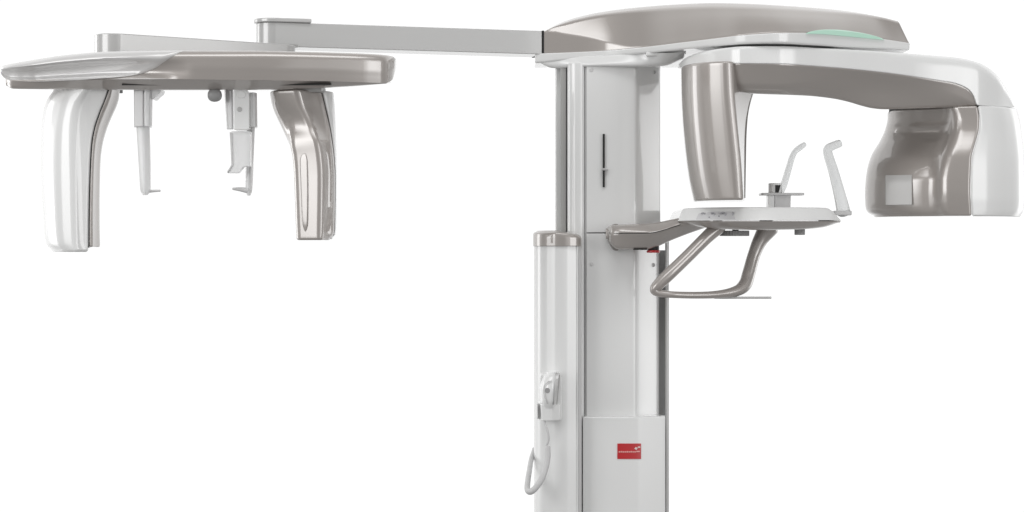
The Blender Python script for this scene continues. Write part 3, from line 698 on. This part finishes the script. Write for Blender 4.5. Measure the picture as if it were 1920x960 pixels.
# ================================================================== hand switch
switch = link_empty('hand_switch', tuple(P(1030, 760, -.11)))
switch['label'] = 'small white hand switch with hanging cord, clipped in a holder low on the column'
switch['category'] = 'hand switch'
sb_ = build('switch_body', vloft({701: [(1024, -.09), (1027, -.113), (1040, -.114), (1048, -.104), (1049, -.09)], 706: [(1018, -.09), (1021, -.118), (1039, -.122), (1049, -.104), (1050, -.09)],
                                  730: [(1012.5, -.09), (1016, -.124), (1038, -.130), (1046, -.106), (1048, -.09)], 750: [(1013, -.09), (1017, -.122), (1037, -.127), (1044, -.106), (1047, -.09)],
                                  772: [(1017, -.09), (1020, -.112), (1034, -.114), (1042, -.104), (1044, -.09)]}, [.004, .012, .007, .004, .003], n=34, yref=-.12, cap=.003, seg=6), 'white', switch)
build('thumb_button', disc(1026.5, 732, -.1262, .0048, .0022), 'knob', sb_)
build('side_grip', vloft({702: [(1040, -.095), (1041.5, -.1165), (1049, -.1075), (1050, -.095)], 730: [(1038.5, -.095), (1039.5, -.129), (1047, -.1085), (1048, -.095)], 756: [(1037, -.095), (1038, -.125), (1044.5, -.1075), (1045.5, -.095)]}, [.002, .002, .003, .002], n=16, yref=-.12, cap=.002), 'silver', sb_)
build('grip_gap', tube([P(1049.5, 703, -.106), P(1047.8, 722, -.1085), P(1045.6, 740, -.109), P(1044, 756, -.108)], .0011, n=24, sides=8), 'grey', sb_)
build('grip_line', tube([P(1034, 714, -.1284), P(1026, 717, -.1283), P(1020.5, 724, -.1265), P(1019, 733, -.1262), P(1021, 742, -.1262), P(1024, 750, -.1255), P(1026.5, 757, -.1235)], .0008, n=40, sides=8), 'silver', sb_)
cp = [P(1021, 786, -.105), P(1021.5, 794, -.108), P(1025, 803, -.112), P(1028, 815, -.113), P(1028, 827, -.112), P(1024.5, 836, -.110), P(1024.5, 842, -.110)]
build('cord', tube(cp, .0022, n=40, sides=10), 'cord', switch)
cp = [P(1027, 838, -.110), P(1027, 856, -.112), P(1023.5, 876, -.116), P(1016, 897, -.122), P(1004, 915, -.126), P(994.5, 922, -.124), P(989, 918, -.115), P(989.5, 903, -.10), P(992.5, 883, -.075), P(996, 862, -.04), P(1002, 842, .0)]
build('coiled_cord', tube(cp, [.0050, .0054, .0056, .0058, .0058, .0058, .0054, .0052, .0050, .0046, .0044], n=90, sides=14), 'cord', switch)

# ================================================================== light, world, camera
w = bpy.data.worlds.new('World'); sc.world = w; w.use_nodes = True
t = w.node_tree; bg = t.nodes['Background']
tc = nd(t, 'ShaderNodeTexCoord'); sp = nd(t, 'ShaderNodeSeparateXYZ'); t.links.new(tc.outputs['Generated'], sp.inputs['Vector'])
mr = nd(t, 'ShaderNodeMapRange', interpolation_type='SMOOTHSTEP'); mr.inputs['From Min'].default_value = -0.15; mr.inputs['From Max'].default_value = 0.50
t.links.new(sp.outputs['Y'], mr.inputs['Value'])
rm = nd(t, 'ShaderNodeMix', data_type='RGBA')
rm.inputs['A'].default_value = (0.30, 0.297, 0.295, 1); rm.inputs['B'].default_value = (1.06, 1.06, 1.06, 1)
mz = nd(t, 'ShaderNodeMapRange', interpolation_type='SMOOTHSTEP'); mz.inputs['From Min'].default_value = -0.55; mz.inputs['From Max'].default_value = -0.18
mz.inputs['To Min'].default_value = 0.10
t.links.new(sp.outputs['Z'], mz.inputs['Value'])
mm_ = nd(t, 'ShaderNodeMath', operation='MULTIPLY'); t.links.new(mr.outputs['Result'], mm_.inputs[0]); t.links.new(mz.outputs['Result'], mm_.inputs[1])
t.links.new(mm_.outputs[0], rm.inputs['Factor'])
t.links.new(rm.outputs['Result'], bg.inputs['Color']); bg.inputs['Strength'].default_value = 1.0

def area(name, loc, target, sx, sy, power, roll=0.0, color=(1, 1, 1)):
    l = bpy.data.lights.new(name, 'AREA'); l.shape = 'RECTANGLE'; l.size = sx; l.size_y = sy; l.energy = power; l.color = color
    l.use_nodes = True; lt = l.node_tree; em = lt.nodes['Emission']
    ge = nd(lt, 'ShaderNodeNewGeometry'); sx_ = nd(lt, 'ShaderNodeSeparateXYZ'); lt.links.new(ge.outputs['Parametric'], sx_.inputs[0])
    prev = None
    for ax in ('X', 'Y'):
        sb = nd(lt, 'ShaderNodeMath', operation='SUBTRACT'); sb.inputs[1].default_value = .5; lt.links.new(sx_.outputs[ax], sb.inputs[0])
        ab = nd(lt, 'ShaderNodeMath', operation='ABSOLUTE'); lt.links.new(sb.outputs[0], ab.inputs[0])
        fr_ = nd(lt, 'ShaderNodeMapRange', interpolation_type='SMOOTHSTEP'); fr_.inputs['From Min'].default_value = .30 if ax == 'X' else .05; fr_.inputs['From Max'].default_value = .5
        fr_.inputs['To Min'].default_value = 1.0; fr_.inputs['To Max'].default_value = .25 if ax == 'X' else .1
        lt.links.new(ab.outputs[0], fr_.inputs['Value'])
        if prev is None: prev = fr_.outputs['Result']
        else:
            mu = nd(lt, 'ShaderNodeMath', operation='MULTIPLY'); lt.links.new(prev, mu.inputs[0]); lt.links.new(fr_.outputs['Result'], mu.inputs[1]); prev = mu.outputs[0]
    ml = nd(lt, 'ShaderNodeMath', operation='MULTIPLY'); ml.inputs[1].default_value = 1.9; lt.links.new(prev, ml.inputs[0])
    lt.links.new(ml.outputs[0], em.inputs['Strength'])
    o = bpy.data.objects.new(name, l); col.objects.link(o); o.location = loc
    d = Vector(target) - Vector(loc)
    o.rotation_euler = (d.to_track_quat('-Z', 'Y').to_matrix().to_4x4() @ Matrix.Rotation(math.radians(roll), 4, 'Z')).to_euler()
    return o
area('softbox_left', (-3.3, -2.8, 2.3), (-.1, 0, 1.5), 2.8, 3.6, 70)
area('softbox_right', (3.05, -2.75, 1.9), (.24, 0, 1.45), 1.8, 3.6, 34)
area('softbox_top', (0.2, -2.2, 4.4), (.2, 0, 1.5), 4.0, 1.8, 44, roll=18)
area('softbox_front', (1.95, -3.5, 1.95), (.1, -.1, 1.6), 2.2, 3.2, 7, roll=-24)
area('kicker_right', (2.7, 1.3, 1.5), (.2, 0, 1.3), 1.1, 2.8, 9)
area('kicker_left', (-2.7, 1.0, 1.7), (-.4, -.2, 1.5), .9, 2.4, 10)

cam = bpy.data.cameras.new('camera'); co = bpy.data.objects.new('camera', cam); col.objects.link(co)
co.location = (0, -D, ZC); co.rotation_euler = (math.pi / 2, 0, 0)
cam.sensor_fit = 'HORIZONTAL'; cam.sensor_width = 36; cam.lens = 36 * D / 1.92
cam.clip_start = 0.05; cam.clip_end = 200
sc.camera = co
sc.view_settings.view_transform = 'Standard'; sc.view_settings.look = 'None'; sc.view_settings.exposure = 0
sc.render.engine = 'CYCLES'
try: sc.cycles.use_denoising = True
except Exception: pass
